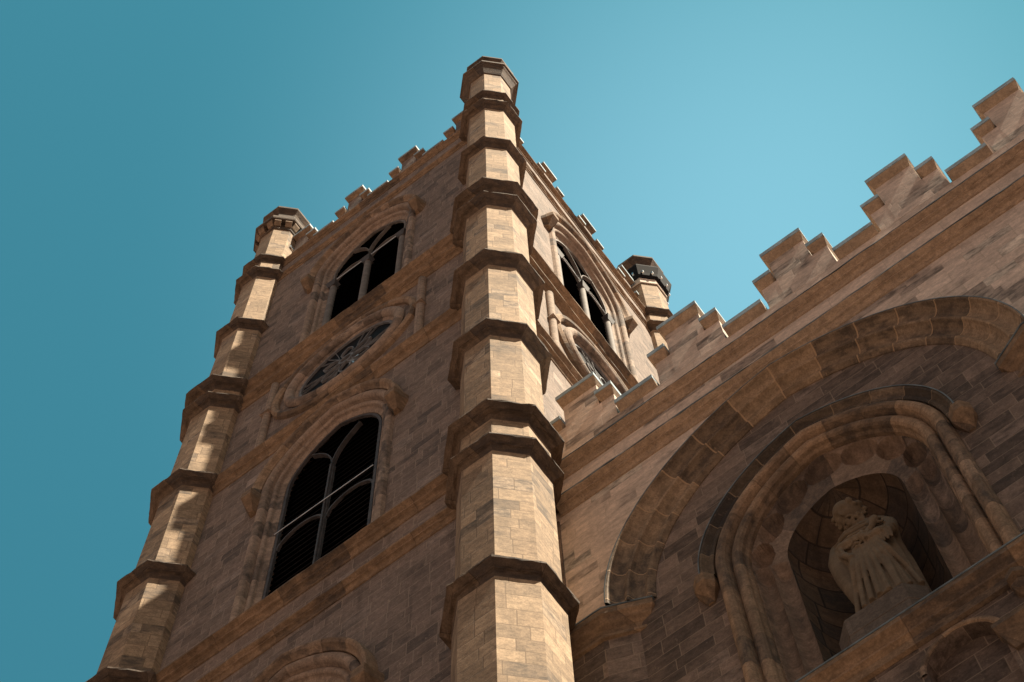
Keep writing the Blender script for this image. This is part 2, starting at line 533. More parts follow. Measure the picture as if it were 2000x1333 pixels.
def cap_plain(t):
    c = MB()
    octo(c, [(0.72, 77.0), (0.78, 77.05), (0.86, 77.3), (0.93, 77.5), (0.99, 77.62), (1.0, 77.75), (1.06, 77.78), (1.06, 77.95), (1.04, 77.98), (0.76, 78.35),
             (0.74, 79.2), (0.78, 79.35), (0.90, 79.6), (0.90, 79.74), (0.6, 79.95), (0.0, 80.2)])
    c.build("turret_cap", RING, t)


def cap_bracketed(t):
    c = MB()
    octo(c, [(0.72, 77.10), (0.79, 77.12), (0.80, 77.24), (0.77, 77.26), (0.77, 77.70), (1.02, 77.72), (1.04, 77.80), (1.04, 77.98), (1.02, 78.0), (0.76, 78.4),
             (0.74, 79.25), (0.78, 79.4), (0.92, 79.68), (0.92, 79.84), (0.6, 80.05), (0.0, 80.3)])
    cp = c.build("turret_cap", RING, t)
    b = MB()
    for i in range(8):
        a0 = Vector((*OCT[i], 0)); a1 = Vector((*OCT[(i + 1) % 8], 0))
        nrm = (a0 + a1).normalized(); tg = (a1 - a0).normalized()
        for s_ in (-0.21, 0.21):
            pts = []
            for (r, z) in ((0.75, 77.28), (0.85, 77.28), (0.98, 77.55), (0.98, 77.70), (0.75, 77.70)):
                pts.append((r, z))
            w = 0.125
            A = [nrm * r + tg * (s_ - w) + Vector((0, 0, z)) for r, z in pts]
            B = [nrm * r + tg * (s_ + w) + Vector((0, 0, z)) for r, z in pts]
            b.face(A); b.face(B[::-1])
            for q in range(5):
                b.face([A[q], A[(q + 1) % 5], B[(q + 1) % 5], B[q]])
    b.build("cap_brackets", OCHRE, t)
    rod(t)


def cap_banded(t):
    c = MB()
    octo(c, [(0.76, 76.55), (0.80, 76.56), (0.80, 76.66), (0.76, 76.68), (0.76, 77.3)])
    c.build("rendered_collar", RENDERED, t)
    c = MB()
    octo(c, [(0.76, 77.20), (0.90, 77.24), (0.94, 77.42), (1.07, 77.92), (1.07, 78.0), (0.78, 78.1)])
    c.build("metal_band", METAL, t)
    c = MB()
    octo(c, [(0.70, 78.0), (0.70, 79.2), (0.76, 79.35), (0.92, 79.68), (0.92, 79.84), (0.6, 80.05), (0.0, 80.3)])
    c.build("turret_cap", RING, t)
    for i in range(8):
        a0 = Vector((*OCT[i], 0)); a1 = Vector((*OCT[(i + 1) % 8], 0))
        for q in (0.25, 0.72):
            p = a0.lerp(a1, q) * 0.97
            c = MB()
            c.frustum((p.x - .035, p.x + .035, p.y - .035, p.y + .035), 77.30, (p.x - .03, p.x + .03, p.y - .03, p.y + .03), 77.52)
            c.build("bolt", STEEL, t)
    rod(t)


def rod(t):
    r = MB()
    r.tube([(0.3, 0.2, 79.9), (0.3, 0.2, 80.9)], 0.02, 6)
    r.frustum((0.15, 0.45, 0.05, 0.35), 79.95, (0.25, 0.35, 0.15, 0.25), 80.35)
    r.build("lightning_rod", STEEL, t)


tA = make_turret(); tA.location = (5, -5, 0)
tB = copy_tree(tA, tower, (-5, -5, 0))
tCc = copy_tree(tA, tower, (5, 5, 0))
cap_plain(tA); cap_bracketed(tB); cap_banded(tCc)

# ---- one tower face, built on the front (tower-local coordinates: x = u + 5, y = -5 + ...); the side is its copy turned 90 degrees
NF = 0.16            # wall plane stands 0.08 in front of the turret axes
WC = -0.05           # centre of the windows in tower-local x


def F(x, n, z):      # n outwards from the wall plane
    return (x, -5 - NF - n, z)


def F2(x, n, z):     # recessed top stage
    return (x, -5 + 0.12 - n, z)


WIN_LO = dict(cx=WC, hw=1.50, spring=48.15, Rr=2.62, zbot=41.0)
WIN_UP = dict(cx=WC, hw=1.53, spring=66.55, Rr=2.50, zbot=59.2)
WIN_BT = dict(cx=WC, hw=1.50, spring=33.85, Rr=2.62, zbot=27.0)
ROSE = (WC, 55.15)


def circle(c, r, n=48):
    return [(c[0] + r * math.cos(2 * PI * i / n), c[1] + r * math.sin(2 * PI * i / n)) for i in range(n)]


wall = MB()
XL, XR = -4.3, 4.3
dd = 0.55
h1 = arch(d=dd, **WIN_BT); h2 = arch(d=dd, **WIN_LO)
wall.poly_holes([(XL, 0), (XR, 0), (XR, 38.6), (XL, 38.6)], [h1], lambda x, z: F(x, 0, z))
wall.poly_holes([(XL, 38.6), (XR, 38.6), (XR, 58.7), (XL, 58.7)], [h2, circle(ROSE, 2.0)], lambda x, z: F(x, 0, z))
h3 = arch(d=dd, **WIN_UP)
wall.poly_holes([(XL, 58.7), (XR, 58.7), (XR, 72.9), (XL, 72.9)], [h3], lambda x, z: F(x, 0, z))
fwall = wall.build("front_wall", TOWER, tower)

# jamb and arch mouldings, hood moulds, stops, tracery, louvres
JP = [(0.57, 0.0)] + roll(0.44, 0.02, 0.12, 40, 190, 7) + [(0.31, -0.06)] + roll(0.22, -0.09, 0.075, 60, 190, 5) + [(0.13, -0.14), (0.05, -0.17), (0.0, -0.20), (0.0, -0.30)]
HP = [(0.56, -0.02), (0.56, 0.12), (0.60, 0.15), (0.66, 0.24), (0.72, 0.27), (0.76, 0.27), (0.80, 0.16), (0.82, -0.02)]


def bar(mb, pts, w, n0, n1):
    """Flat-sided bar following (x,z) points, width w, from depth n0 to n1 (n outwards)."""
    P = [Vector((p[0], p[1])) for p in pts]
    rows = [[], [], [], []]
    for i, p in enumerate(P):
        t = (P[min(i + 1, len(P) - 1)] - P[max(i - 1, 0)]).normalized()
        nn = Vector((-t.y, t.x)) * w * 0.5
        for q, (sg, dp) in enumerate(((1, n0), (1, n1), (-1, n1), (-1, n0))):
            rows[q].append(F(p.x + nn.x * sg, dp, p.y + nn.y * sg))
    rows.append(rows[0])
    mb.grid(rows)


def arc_pts(cx, cz, r, a0, a1, n=12):
    return [(cx + r * math.cos(math.radians(a0 + (a1 - a0) * i / n)), cz + r * math.sin(math.radians(a0 + (a1 - a0) * i / n))) for i in range(n + 1)]


def stop_block(mb, x, z, s=0.27, out=0.42):
    top = [(x - s, 0), (x - s * 0.55, out), (x + s * 0.55, out), (x + s, 0)]
    bot = [(x - s * 0.45, 0), (x - s * 0.25, out * 0.35), (x + s * 0.25, out * 0.35), (x + s * 0.45, 0)]
    lv = [(top, z + 0.24, 0.6), (top, z + 0.14, 1.0), (top, z - 0.16, 1.0), (bot, z - 0.62, 1.0)]
    rows = []
    for plan, zz, sc in lv:
        rows.append([F(x + (px - x) * (0.8 + 0.2 * sc), pn * sc, zz) for px, pn in plan])
    mb.grid(rows)
    mb.face(rows[0]); mb.face(rows[-1])


def make_window(W, kind):
    m = MB()
    arch_sweep(m, prof=JP, fn=F, smooth=False, n=18, **W)
    win = m.build("window", JAMB, tower)
    m = MB()
    W2 = dict(W); W2["zbot"] = None; W2["spring"] = W["spring"]
    arch_sweep(m, prof=HP, fn=F, n=18, **W2)
    m.build("hood_mould", VOUS, win)
    for sx in (-1, 1):
        m = MB(); stop_block(m, W["cx"] + sx * (W["hw"] + 0.70), W["spring"] - 0.25)
        m.build("label_stop", OCHRE, win)
    # dark louvres behind
    gp = -0.29
    m = MB()
    pl = arch(W["cx"], W["hw"], W["spring"], W["Rr"], W["zbot"], 0.01, 14)
    m.poly_holes(pl, [], lambda x, z: F(x, gp - 0.12, z))
    m.build("dark_backing", DARK, win)
    m = MB()
    zt = W["spring"] + 2.2
    z = W["zbot"] + 0.2
    while z < zt:
        dz = z + 0.1 - W["spring"]
        if dz < 0: hw = W["hw"]
        else:
            c = W["Rr"] - W["hw"]
            q = W["Rr"] ** 2 - dz ** 2
            hw = math.sqrt(q) - c if q > c * c else 0
        if hw > 0.12:
            a, b = W["cx"] - hw + 0.02, W["cx"] + hw - 0.02
            m.face([F(a, gp + 0.02, z), F(b, gp + 0.02, z), F(b, gp - 0.10, z + 0.17), F(a, gp - 0.10, z + 0.17)])
        z += 0.30
    m.build("louvres", DARK, win)
    # tracery
    m = MB()
    n0, n1 = -0.28, -0.20
    cx, sp, hw, Rr = W["cx"], W["spring"], W["hw"], W["Rr"]
    ys = sp - (0.55 if kind == 'lo' else 0.35)
    c = Rr - hw

    def yarc(sg, w, n0, n1):
        # branch from the mullion head curving out to the main arch
        pts = []
        rad = 2.5
        for i in range(13):
            t = i / 12 * 0.80
            pts.append((cx + sg * (rad - rad * math.cos(t)), ys + rad * math.sin(t)))
        keep = []
        for p in pts:
            dz = p[1] - sp
            lim = math.sqrt(max(Rr ** 2 - dz ** 2, 0)) - c if dz > 0 else hw
            if abs(p[0] - cx) < lim + 0.03: keep.append(p)
        bar(m, keep, w, n0, n1)
    for sg in (-1, 1):
        yarc(sg, 0.05, n0, n1)
        yarc(sg, 0.03, n1, n1 + 0.04)
    rim = arch(cx, hw, sp, Rr, W["zbot"], -0.06, 14)
    bar(m, rim, 0.08, n0, n1)
    if kind == 'lo':
        bar(m, [(cx, W["zbot"]), (cx, ys + 0.05)], 0.11, n0, n1)
        bar(m, [(cx, W["zbot"]), (cx, ys + 0.05)], 0.05, n1, n1 + 0.06)
        for sg in (-1, 1):
            x0 = cx + sg * 0.05; x1 = cx + sg * (hw - 0.1)
            for zz, w in ((45.15, 0.06), (ys + 0.0, 0.0)):
                if w:
                    pts = arc_pts((x0 + x1) / 2, zz - 0.62, abs(x1 - x0) / 2, 0, 180, 12)
                    bar(m, pts, w, n0 - 0.02, n1 - 0.02)
        m.build("tracery", TRACE, win)
        m = MB(); m.tube([F(cx - hw + 0.05, n1 + 0.08, 45.35), F(cx + hw - 0.05, n1 + 0.08, 45.35)], 0.015, 6)
        m.build("iron_tie_bar", STEEL, win)
    else:
        for sg in (-1, 1):
            xm = cx + sg * (hw - 0.05) / 2
            pts = arch(xm, hw / 2 - 0.08, sp - 1.1, 0.95, None, 0.0, 10)
            bar(m, pts, 0.045, n0, n1)
        m.build("tracery", TRACEPALE, win)
        for xx in (cx, cx - hw + 0.12, cx + hw - 0.12):
            m = MB()
            m.tube([F(xx, n1 - 0.03, W["zbot"]), F(xx, n1 - 0.03, sp - 1.45)], 0.12, 12)
            co = m.build("colonnette", TRACEPALE, win)
            m = MB()
            m.frustum((xx - .13, xx + .13, -5 - NF - n1 - .10, -5 - NF - n1 + .16), sp - 1.47, (xx - .2, xx + .2, -5 - NF - n1 - .17, -5 - NF - n1 + .23), sp - 1.15)
            m.build("capital", TRACE, co)
        m = MB(); m.tube([F(cx - hw + 0.05, n1 + 0.06, sp - 1.0), F(cx + hw - 0.05, n1 + 0.06, sp - 1.0)], 0.02, 6)
        m.build("iron_tie_bar", STEEL, win)
    return win


w_lo = make_window(WIN_LO, 'lo')
w_up = make_window(WIN_UP, 'up')
w_bt = make_window(WIN_BT, 'lo2')


def ring_sweep(mb, c, prof, n=64, smooth=False, fn=F):
    rows = []
    for r, dp in prof:
        rows.append([fn(c[0] + r * math.cos(2 * PI * i / n), dp, c[1] + r * math.sin(2 * PI * i / n)) for i in range(n)])
    us = [[2 * PI * 1.8 * i / n for i in range(n)]] * len(rows)
    mb.grid(rows, us=us, closed=True, smooth=smooth)


def make_rose():
    m = MB()
    ring_sweep(m, ROSE, [(2.02, -0.01)] + [(r, n) for r, n in roll(1.93, 0.03, 0.17, 10, 180, 9)] + [(1.78, 0.02), (1.72, 0.0), (1.68, -0.03), (1.66, -0.11)])
    rs = m.build("rose_window", JAMB, tower)
    m = MB()
    ring_sweep(m, ROSE, [(2.30, -0.01), (2.30, 0.08), (2.36, 0.15), (2.46, 0.17), (2.54, 0.10), (2.56, -0.01)])
    m.build("outer_moulding", VOUS, rs)
    for sx in (-1, 1):
        m = MB()
        x = ROSE[0] + sx * 2.66
        m.tube([F(x, 0.05, 52.1), F(x, 0.05, 57.2)], 0.13, 10)
        m.frustum((x - .17, x + .17, -5 - NF - .22, -5 - NF + .1), 54.75, (x - .10, x + .10, -5 - NF - .15, -5 - NF + .1), 55.05)
        m.build("frame_shaft", JAMB, rs)
    m = MB()
    m.poly_holes(circle(ROSE, 1.68), [], lambda x, z: F(x, -0.10, z))
    m.build("glass", GLASS, rs)
    m = MB()
    c = ROSE
    bar(m, circle(c, 1.62, 48) + [circle(c, 1.62, 48)[0]], 0.09, -0.09, -0.03)
    bar(m, circle(c, 0.22, 24) + [circle(c, 0.22, 24)[0]], 0.07, -0.09, 0.0)
    for k in range(6):
        a = PI / 6 + k * PI / 3
        for sg in (-1, 1):
            pts = []
            for i in range(13):
                t = i / 12
                r = 0.22 + 0.74 * t
                w = 0.21 * math.sin(PI * min(1, t * 1.0)) ** 0.8
                pts.append((c[0] + r * math.cos(a) - sg * w * math.sin(a), c[1] + r * math.sin(a) + sg * w * math.cos(a)))
            bar(m, pts, 0.032, -0.09, -0.02)
        for sg in (-1, 1):
            b = a + PI / 6
            pts = []
            for i in range(9):
                t = i / 8
                r = 0.6 + 1.0 * t
                w = 0.30 * t ** 0.8
                pts.append((c[0] + r * math.cos(b) - sg * w * math.sin(b), c[1] + r * math.sin(b) + sg * w * math.cos(b)))
            bar(m, pts, 0.02, -0.09, -0.05)
        b = a + PI / 6
        bar(m, [(c[0] + .3 * math.cos(b), c[1] + .3 * math.sin(b)), (c[0] + 1.58 * math.cos(b), c[1] + 1.58 * math.sin(b))], 0.02, -0.09, -0.06)
    m.build("tracery", ROSETRACE, rs)
    return rs


rose = make_rose()
m = MB()
m.face([F(ROSE[0] + 0.10, -0.085, 54.55), F(ROSE[0] + 0.42, -0.085, 54.55), F(ROSE[0] + 0.42, -0.06, 54.92), F(ROSE[0] + 0.10, -0.06, 54.92)])
pane = m.build("sky_pane", SKYPANE, rose)


def cornice_profile(z, out, h=0.38):
    """Thin lip, sloping soffit, square step, second hollow, bead on the wall."""
    e = out * 0.56
    p = [(0.0, z - h), (0.03, z - h + 0.01), (0.04, z - h + 0.04), (0.02, z - h + 0.06)]
    z0 = z - h + 0.07; z1 = z - 0.47 * h
    for i in range(5):
        t = i / 4
        p.append((0.02 + (e - 0.05) * (1 - math.cos(t * PI / 2)), z0 + (z1 - z0) * math.sin(t * PI / 2)))
    p += [(e, z1 + 0.01), (e, z1 + 0.07), (e + 0.02, z1 + 0.08), (out - 0.01, z - 0.055), (out, z - 0.045), (out, z), (0.0, z + 0.20)]
    return p


def run_profile(mb, prof, x0, x1, fn, step=0.28):
    n = max(2, int((x1 - x0) / step))
    rows = []
    big = max(p[0] for p in prof)
    for nn, z in prof:
        w = 0.012 if nn > 0.5 * big else 0.0
        rows.append([fn(x0 + (x1 - x0) * i / n, nn + w * random.uniform(-1, 0.4) - (0.02 if w and random.random() < 0.07 else 0), z + w * random.uniform(-.5, .5)) for i in range(n + 1)])
    mb.grid(rows)


cornices = []
for lv, out, hh in ((2, 0.20, .36), (3, 0.29, .38), (5, 0.27, .58), (6, 0.24, .36), (7, 0.29, .46)):
    m = MB(); run_profile(m, cornice_profile(LV[lv], out, hh), -4.2, 4.2, F)
    cornices.append(m.build("cornice", OCHRE, tower))
for lv, out in ((9, 0.12), (10, 0.17)):
    m = MB(); run_profile(m, cornice_profile(LV[lv], out), -4.3, 4.3, F)
    cornices.append(m.build("cornice", OCHRE, tower))


# ---- battlements -------------------------------------------------
def coping_piece(mb, x0, x1, yf, yb, z, ex=0.07, ey=0.17, h=0.30):
    """Stone coping on a block whose faces are x0..x1, yf..yb; its top is at z."""
    mb.frustum((x0, x1, yf, yb), z - h, (x0 - ex, x1 + ex, yf - ey, yb + ey), z - 0.15)
    mb.frustum((x0 - ex, x1 + ex, yf - ey, yb + ey), z - 0.149, (x0 - ex, x1 + ex, yf - ey, yb + ey), z - 0.131)


def lead_piece(mb, x0, x1, yf, yb, z, ex=0.08, ey=0.185):
    mb.frustum((x0 - ex, x1 + ex, yf - ey, yb + ey), z - 0.13, (x0 - ex, x1 + ex, yf - ey, yb + ey), z + 0.05)
    mb.frustum((x0 - ex, x1 + ex, yf - ey, yb + ey), z + 0.0505, (x0 - ex + .02, x1 + ex - .02, yf + 0.3, yb - 0.3), z + 0.09)


def make_merlon(parent, x0, cw, sw, z0, zs, zt, yf, yb, mats, steps=(True, True), leadmat=LEADCAP):
    """Stepped merlon: middle block of width cw starting at x0, a lower step of width sw on each side."""
    m = MB()
    m.box(x0 + .07, x0 + cw - .07, yf, yb, z0, zt - 0.29)
    if steps[0]: m.box(x0 - sw + .07, x0 + .069, yf + .002, yb - .002, z0, zs - 0.29)
    if steps[1]: m.box(x0 + cw - .069, x0 + cw + sw - .07, yf + .002, yb - .002, z0, zs - 0.29)
    o = m.build("merlon", mats[0], parent)
    spans = [(x0 + .07, x0 + cw - .07, zt, .07)]
    if steps[0]: spans.append((x0 - sw + .07, x0 - .01, zs, .065))
    if steps[1]: spans.append((x0 + cw + .01, x0 + cw + sw - .07, zs, .065))
    for a, b, z, ex in spans:
        m = MB(); coping_piece(m, a, b, yf, yb, z, ex=ex); m.build("coping", mats[1], o, bevel=0.012)
        m = MB(); lead_piece(m, a, b, yf, yb, z, ex=ex + .004); m.build("lead_capping", leadmat, o)
    return o


yf, yb = -5 + 0.07, -5 + 0.55
m = MB(); m.box(-4.6, 4.6, yf + .004, yb - .004, 72.6, 74.2)
par = m.build("parapet", TOWER, tower)
merl = []
TP = 2.53
for k in (-2, -1, 0, 1):
    c = WC + (k + 0.5) * TP
    merl.append(make_merlon(tower, c - 0.42, 0.84, 0.38, 74.15, 75.55, 76.90, yf, yb, (TOWER, OCHRE), leadmat=LEADCAP))
for k in (-1, 0, 1):
    c = WC + k * TP
    m = MB(); coping_piece(m, c - 0.46, c + 0.46, yf, yb, 74.46, ex=0.0); o = m.build("crenel_coping", OCHRE, tower, bevel=0.012)
    l = MB(); lead_piece(l, c - 0.46, c + 0.46, yf, yb, 74.46, ex=0.005); l.build("lead_capping", LEADCAP, o)
    merl.append(o)

# ---- the side face: the same parts turned 90 degrees about the tower's axis
swall = copy_tree(fwall, tower, rz=PI / 2); swall.name = "side_wall"
for o in [w_up, rose, par] + cornices[2:] + merl:
    copy_tree(o, tower, rz=PI / 2)
m = MB()
m.box(-4.6, -4.3 - .002, -4.6, 4.6, 0, 74); m.box(-4.3, 4.6, 4.3, 4.6, 0, 74)
m.face([(-4.6, -4.6, 72.5), (4.6, -4.6, 72.5), (4.6, 4.6, 72.5), (-4.6, 4.6, 72.5)])
m.build("rear_walls", TOWER, tower)

# ==================================================================== facade wall beside the tower
facade = empty("facade_wall", (5.68, 1.2, 0))
tag(facade, "stone facade wall right of the tower with stepped battlements and a great pointed arch", "wall")
FX, FY = 5.68, 1.2
SP = 1.05            # plane of the wall outside the great arch


def N(x, y, z):               # world coordinates -> facade local
    return (x - FX, y - FY, z)


XE = 24.0
NI_band = dict(cx=FX, hw=1.75, spring=32.3, Rr=2.58, zbot=27.3)
NI = dict(cx=FX, hw=1.12, spring=31.95, Rr=1.45, zbot=27.3)
wall_hole = arch(d=0.40, **NI_band)
LA = dict(cx=6.50, hw=0.56, spring=26.05, Rr=0.60, zbot=22.0)
low_hole = arch(d=0.0, **LA)
BA = dict(cx=FX, hw=3.45, spring=33.07, Rr=4.35, zbot=None)
inner = arch(d=0.1, **BA)
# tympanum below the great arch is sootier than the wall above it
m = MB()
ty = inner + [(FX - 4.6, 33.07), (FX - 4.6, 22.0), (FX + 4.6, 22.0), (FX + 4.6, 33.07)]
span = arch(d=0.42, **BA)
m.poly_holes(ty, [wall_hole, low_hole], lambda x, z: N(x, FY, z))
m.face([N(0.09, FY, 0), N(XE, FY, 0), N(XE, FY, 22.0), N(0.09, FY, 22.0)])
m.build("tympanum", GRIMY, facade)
m = MB()
m.poly_holes([(0.17, 22.0)] + [(FX - 4.48, 22.0), (FX - 4.48, 33.03)] + span[::-1] + [(FX + 4.48, 33.03), (FX + 4.48, 22.0), (XE, 22.0), (XE, 40.7), (0.17, 40.7)], [], lambda x, z: N(x, SP, z))
m.box(0.3 - FX, XE - FX, 1.6, 1.7, 0.0, 40.6)
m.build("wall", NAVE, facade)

# cornices
def FN(x, n, z): return N(x, SP - n, z)
for lv in (2, 3):
    m = MB(); run_profile(m, cornice_profile(LV[lv], 0.25, 0.38), 0.6, XE, FN)
    o = m.build("cornice", BROWN, facade)
    m = MB(); run_profile(m, [(0.245, LV[lv] - 0.012), (0.265, LV[lv] - 0.012), (0.265, LV[lv] + 0.012), (0.0, LV[lv] + 0.215)], 0.6, XE, FN)
    m.build("lead_flashing", LEAD, o)

# battlements of the facade
yf, yb = 1.06 - FY, 1.75 - FY
m = MB(); m.box(0.4 - FX, XE - FX, yf + .004, yb - .004, 40.6, 41.7)
m.build("parapet", NAVE, facade)
NP = 2.757
for k in range(8):
    x0 = 0.87 + k * NP - FX
    make_merlon(facade, x0, 1.03, 0.385, 41.65, 43.22, 44.44, yf, yb, (NAVE, BROWN), steps=(True, True))
    a = x0 + 1.03 + 0.385; b = x0 + NP - 0.385
    m = MB(); coping_piece(m, a, b, yf, yb, 41.96, ex=0.0); o = m.build("crenel_coping", BROWN, facade, bevel=0.012)
    l = MB(); lead_piece(l, a, b, yf, yb, 41.96, ex=0.005); l.build("lead_capping", LEADCAP, o)

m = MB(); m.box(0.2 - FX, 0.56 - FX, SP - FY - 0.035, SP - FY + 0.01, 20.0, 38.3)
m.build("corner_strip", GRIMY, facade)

# great arch
m = MB()
GP = [(0.0, 1.22), (0.0, 1.18), (0.06, 1.10), (0.10, 1.08), (0.13, 1.10), (0.18, 1.13), (0.25, 1.13), (0.32, 1.09), (0.37, 1.01), (0.39, 0.94), (0.42, 0.92), (0.45, 0.94), (0.51, 0.97), (0.58, 0.96), (0.65, 0.91), (0.70, 0.83), (0.72, 0.76), (0.755, 0.75)]
arch_sweep(m, prof=GP, fn=N, n=30, **BA)
ga = m.build("great_arch", BIGARCH, facade)
m = MB()
arch_sweep(m, prof=[(0.757, 0.752), (0.75, 0.74), (0.772, 0.74), (0.785, 0.80), (0.785, 1.22)], fn=N, n=30, **BA)
m.build("lead_flashing", LEAD, ga)


# piers and their capitals
def pier(cx, side):
    def plan(s):   # s: inset
        if side == 0:   # full pier
            p = [(-1.12 + s, 0.2), (-1.12 + s, -0.10 + s * .7), (-0.42 + s * .6, -0.42 + s), (0.42 - s * .6, -0.42 + s), (1.12 - s, -0.10 + s * .7), (1.12 - s, 0.2)]
        else:           # half pier against the turret
            p = [(-1.0, 0.2), (-1.0, -0.42 + s), (0.03 - s * .6, -0.42 + s), (0.85 - s, -0.08 + s * .7), (0.85 - s, 0.2)]
        return [(cx - FX + x, y) for x, y in p]
    mb = MB()
    mb.prism(plan(0.20), 0, 32.4, cap=False)
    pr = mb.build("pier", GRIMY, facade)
    mb = MB()
    lv = [(0.21, 32.30), (0.15, 32.33), (0.15, 32.42), (0.19, 32.46), (0.17, 32.6), (0.08, 32.72), (0.05, 32.80), (0.0, 32.86), (0.0, 33.04)]
    rows = [[(*p, z) for p in plan(s)] for s, z in lv]
    mb.grid(rows)
    mb.face([(*p, 33.04) for p in plan(0.0)])
    cp = mb.build("capital", OCHRE, pr)
    mb = MB(); mb.prism(plan(-0.015), 33.05, 33.085)
    mb.build("lead_flashing", LEAD, cp)
    return pr


pier(1.32, 1)
pier(10.20, 0)

# niche: outer order, hood, lobed band, hollow with half dome
m = MB()
OP = [(0.0, 1.44), (0.0, 1.34), (0.03, 1.28)] + [(0.14 + 0.11 * math.cos(math.radians(a)), 1.24 - 0.11 * math.sin(math.radians(a))) for a in (190, 160, 130, 100, 70, 40, 10)] + \
     [(0.26, 1.20), (0.275, 1.12)] + [(0.39 + 0.11 * math.cos(math.radians(a)), 1.12 - 0.11 * math.sin(math.radians(a))) for a in (180, 150, 120, 90, 60, 30, 0)] + [(0.52, 1.14), (0.54, 1.205)]
arch_sweep(m, prof=OP, fn=N, n=22, smooth=False, **NI_band)
niche = m.build("statue_niche", VOUS, facade)
m = MB()
W2 = dict(NI_band); W2["zbot"] = None
arch_sweep(m, prof=[(0.53, 1.21), (0.53, 1.08), (0.56, 1.06), (0.62, 1.07), (0.66, 1.02), (0.69, 0.96), (0.73, 0.95)], fn=N, n=22, **W2)
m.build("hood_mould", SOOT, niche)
m = MB()
arch_sweep(m, prof=[(0.737, 0.952), (0.73, 0.935), (0.752, 0.935), (0.765, 1.0), (0.765, 1.21)], fn=N, n=22, **W2)
m.build("lead_flashing", LEAD, niche)
for sx in (-1, 1):
    m = MB()
    x = FX + sx * 2.50 - FX
    pl = [(-0.24, 0.02), (-0.24, -0.16), (-0.08, -0.32), (0.10, -0.32), (0.24, -0.16), (0.24, 0.02)]
    rows = [[(x + p[0] * s, p[1] * s2, z) for p in pl] for s, s2, z in ((0.55, 0.45, 32.38), (.85, .9, 32.28), (.85, .9, 32.02), (0.6, 0.6, 31.84), (0.25, 0.15, 31.62))]
    m.grid(rows); m.face(rows[0]); m.face(rows[-1])
    m.build("label_stop", OCHRE, niche)
# lobed band between the outer order and the niche edge
m = MB()
nA = 84
outer_p = arch(FX, 1.75, 32.3, 2.58, 27.3, 0.0, nA, 14)
inner_p = arch(FX, 1.12, 31.95, 1.45, 27.3, 0.0, nA, 14)
npt = len(outer_p)
rows = []
K = 30
js = [i for i in range(npt)]
for q in range(K + 1):
    t = q / K
    row = []
    for i in range(npt):
        ox, oz = outer_p[i]; ix, iz = inner_p[i]
        x = ox + (ix - ox) * t; z = oz + (iz - oz) * t
        inarch = 14 <= i < npt - 14
        if inarch:                                   # a ring of oval hollows, then a flat band
            q7 = 7 * (i - 14) / (npt - 29)
            lob = math.sqrt(max(0.0, 1 - (2 * (q7 - math.floor(q7)) - 1) ** 2))
            tt = (t - 0.33) / (0.31 * max(lob, 0.05))
            hol = 0.30 * math.sqrt(max(0.0, 1 - tt * tt)) * lob ** 0.5
        else:                                        # two upright hollows beside the opening
            hol = 0.0
            for c0, w0 in ((0.27, 0.23), (0.75, 0.23)):
                tt = (t - c0) / w0
                hol = max(hol, 0.17 * math.sqrt(max(0.0, 1 - tt * tt)))
        row.append(N(x, 1.42 + hol + 0.03 * t, z))
    rows.append(row)
a = [0.0]
for i in range(1, npt): a.append(a[-1] + math.hypot(outer_p[i][0] - outer_p[i - 1][0], outer_p[i][1] - outer_p[i - 1][1]))
m.grid(rows, us=[a] * (K + 1), smooth=False)
m.build("lobed_band", BAND, niche)
# hollow
m = MB()
half = [(p[0] - FX, p[1]) for p in inner_p[:npt // 2 + 1]]      # right foot .. apex
rows = []
TN = 24
for (x, z) in half:
    rows.append([(x * math.cos(PI * k / TN), 1.449 - FY + x * 1.0 * math.sin(PI * k / TN), z) for k in range(TN + 1)])
us = [[1.12 * PI * k / TN for k in range(TN + 1)]] * len(rows)
m.grid(rows, us=us, smooth=True)
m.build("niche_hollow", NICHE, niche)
m = MB(); m.box(-1.8, 1.8, 0.02, 2.0, 27.0, 27.35); m.build("niche_floor", GRIMY, niche)

# ledge under the niche
m = MB()
LP = [(1.20, 26.78), (1.13, 26.80), (1.12, 26.96), (1.14, 27.0), (1.10, 27.04), (1.06, 27.06), (1.055, 27.10), (1.08, 27.13), (1.03, 27.20), (0.97, 27.24), (0.94, 27.26), (0.94, 27.37)]
rows = [[N(x, y, z) for x in np.linspace(2.3, 9.0, 9)] for y, z in LP]
m.grid(rows)
m.face([N(2.3, .94, 27.37), N(9.0, .94, 27.37), N(9.0, 1.45, 27.40), N(2.3, 1.45, 27.40)])
lg = m.build("ledge", OCHRE, facade)
m = MB(); m.box(2.3 - FX, 9.0 - FX, 0.925 - FY, 1.40 - FY, 27.375, 27.41); m.build("lead_flashing", LEAD, lg)

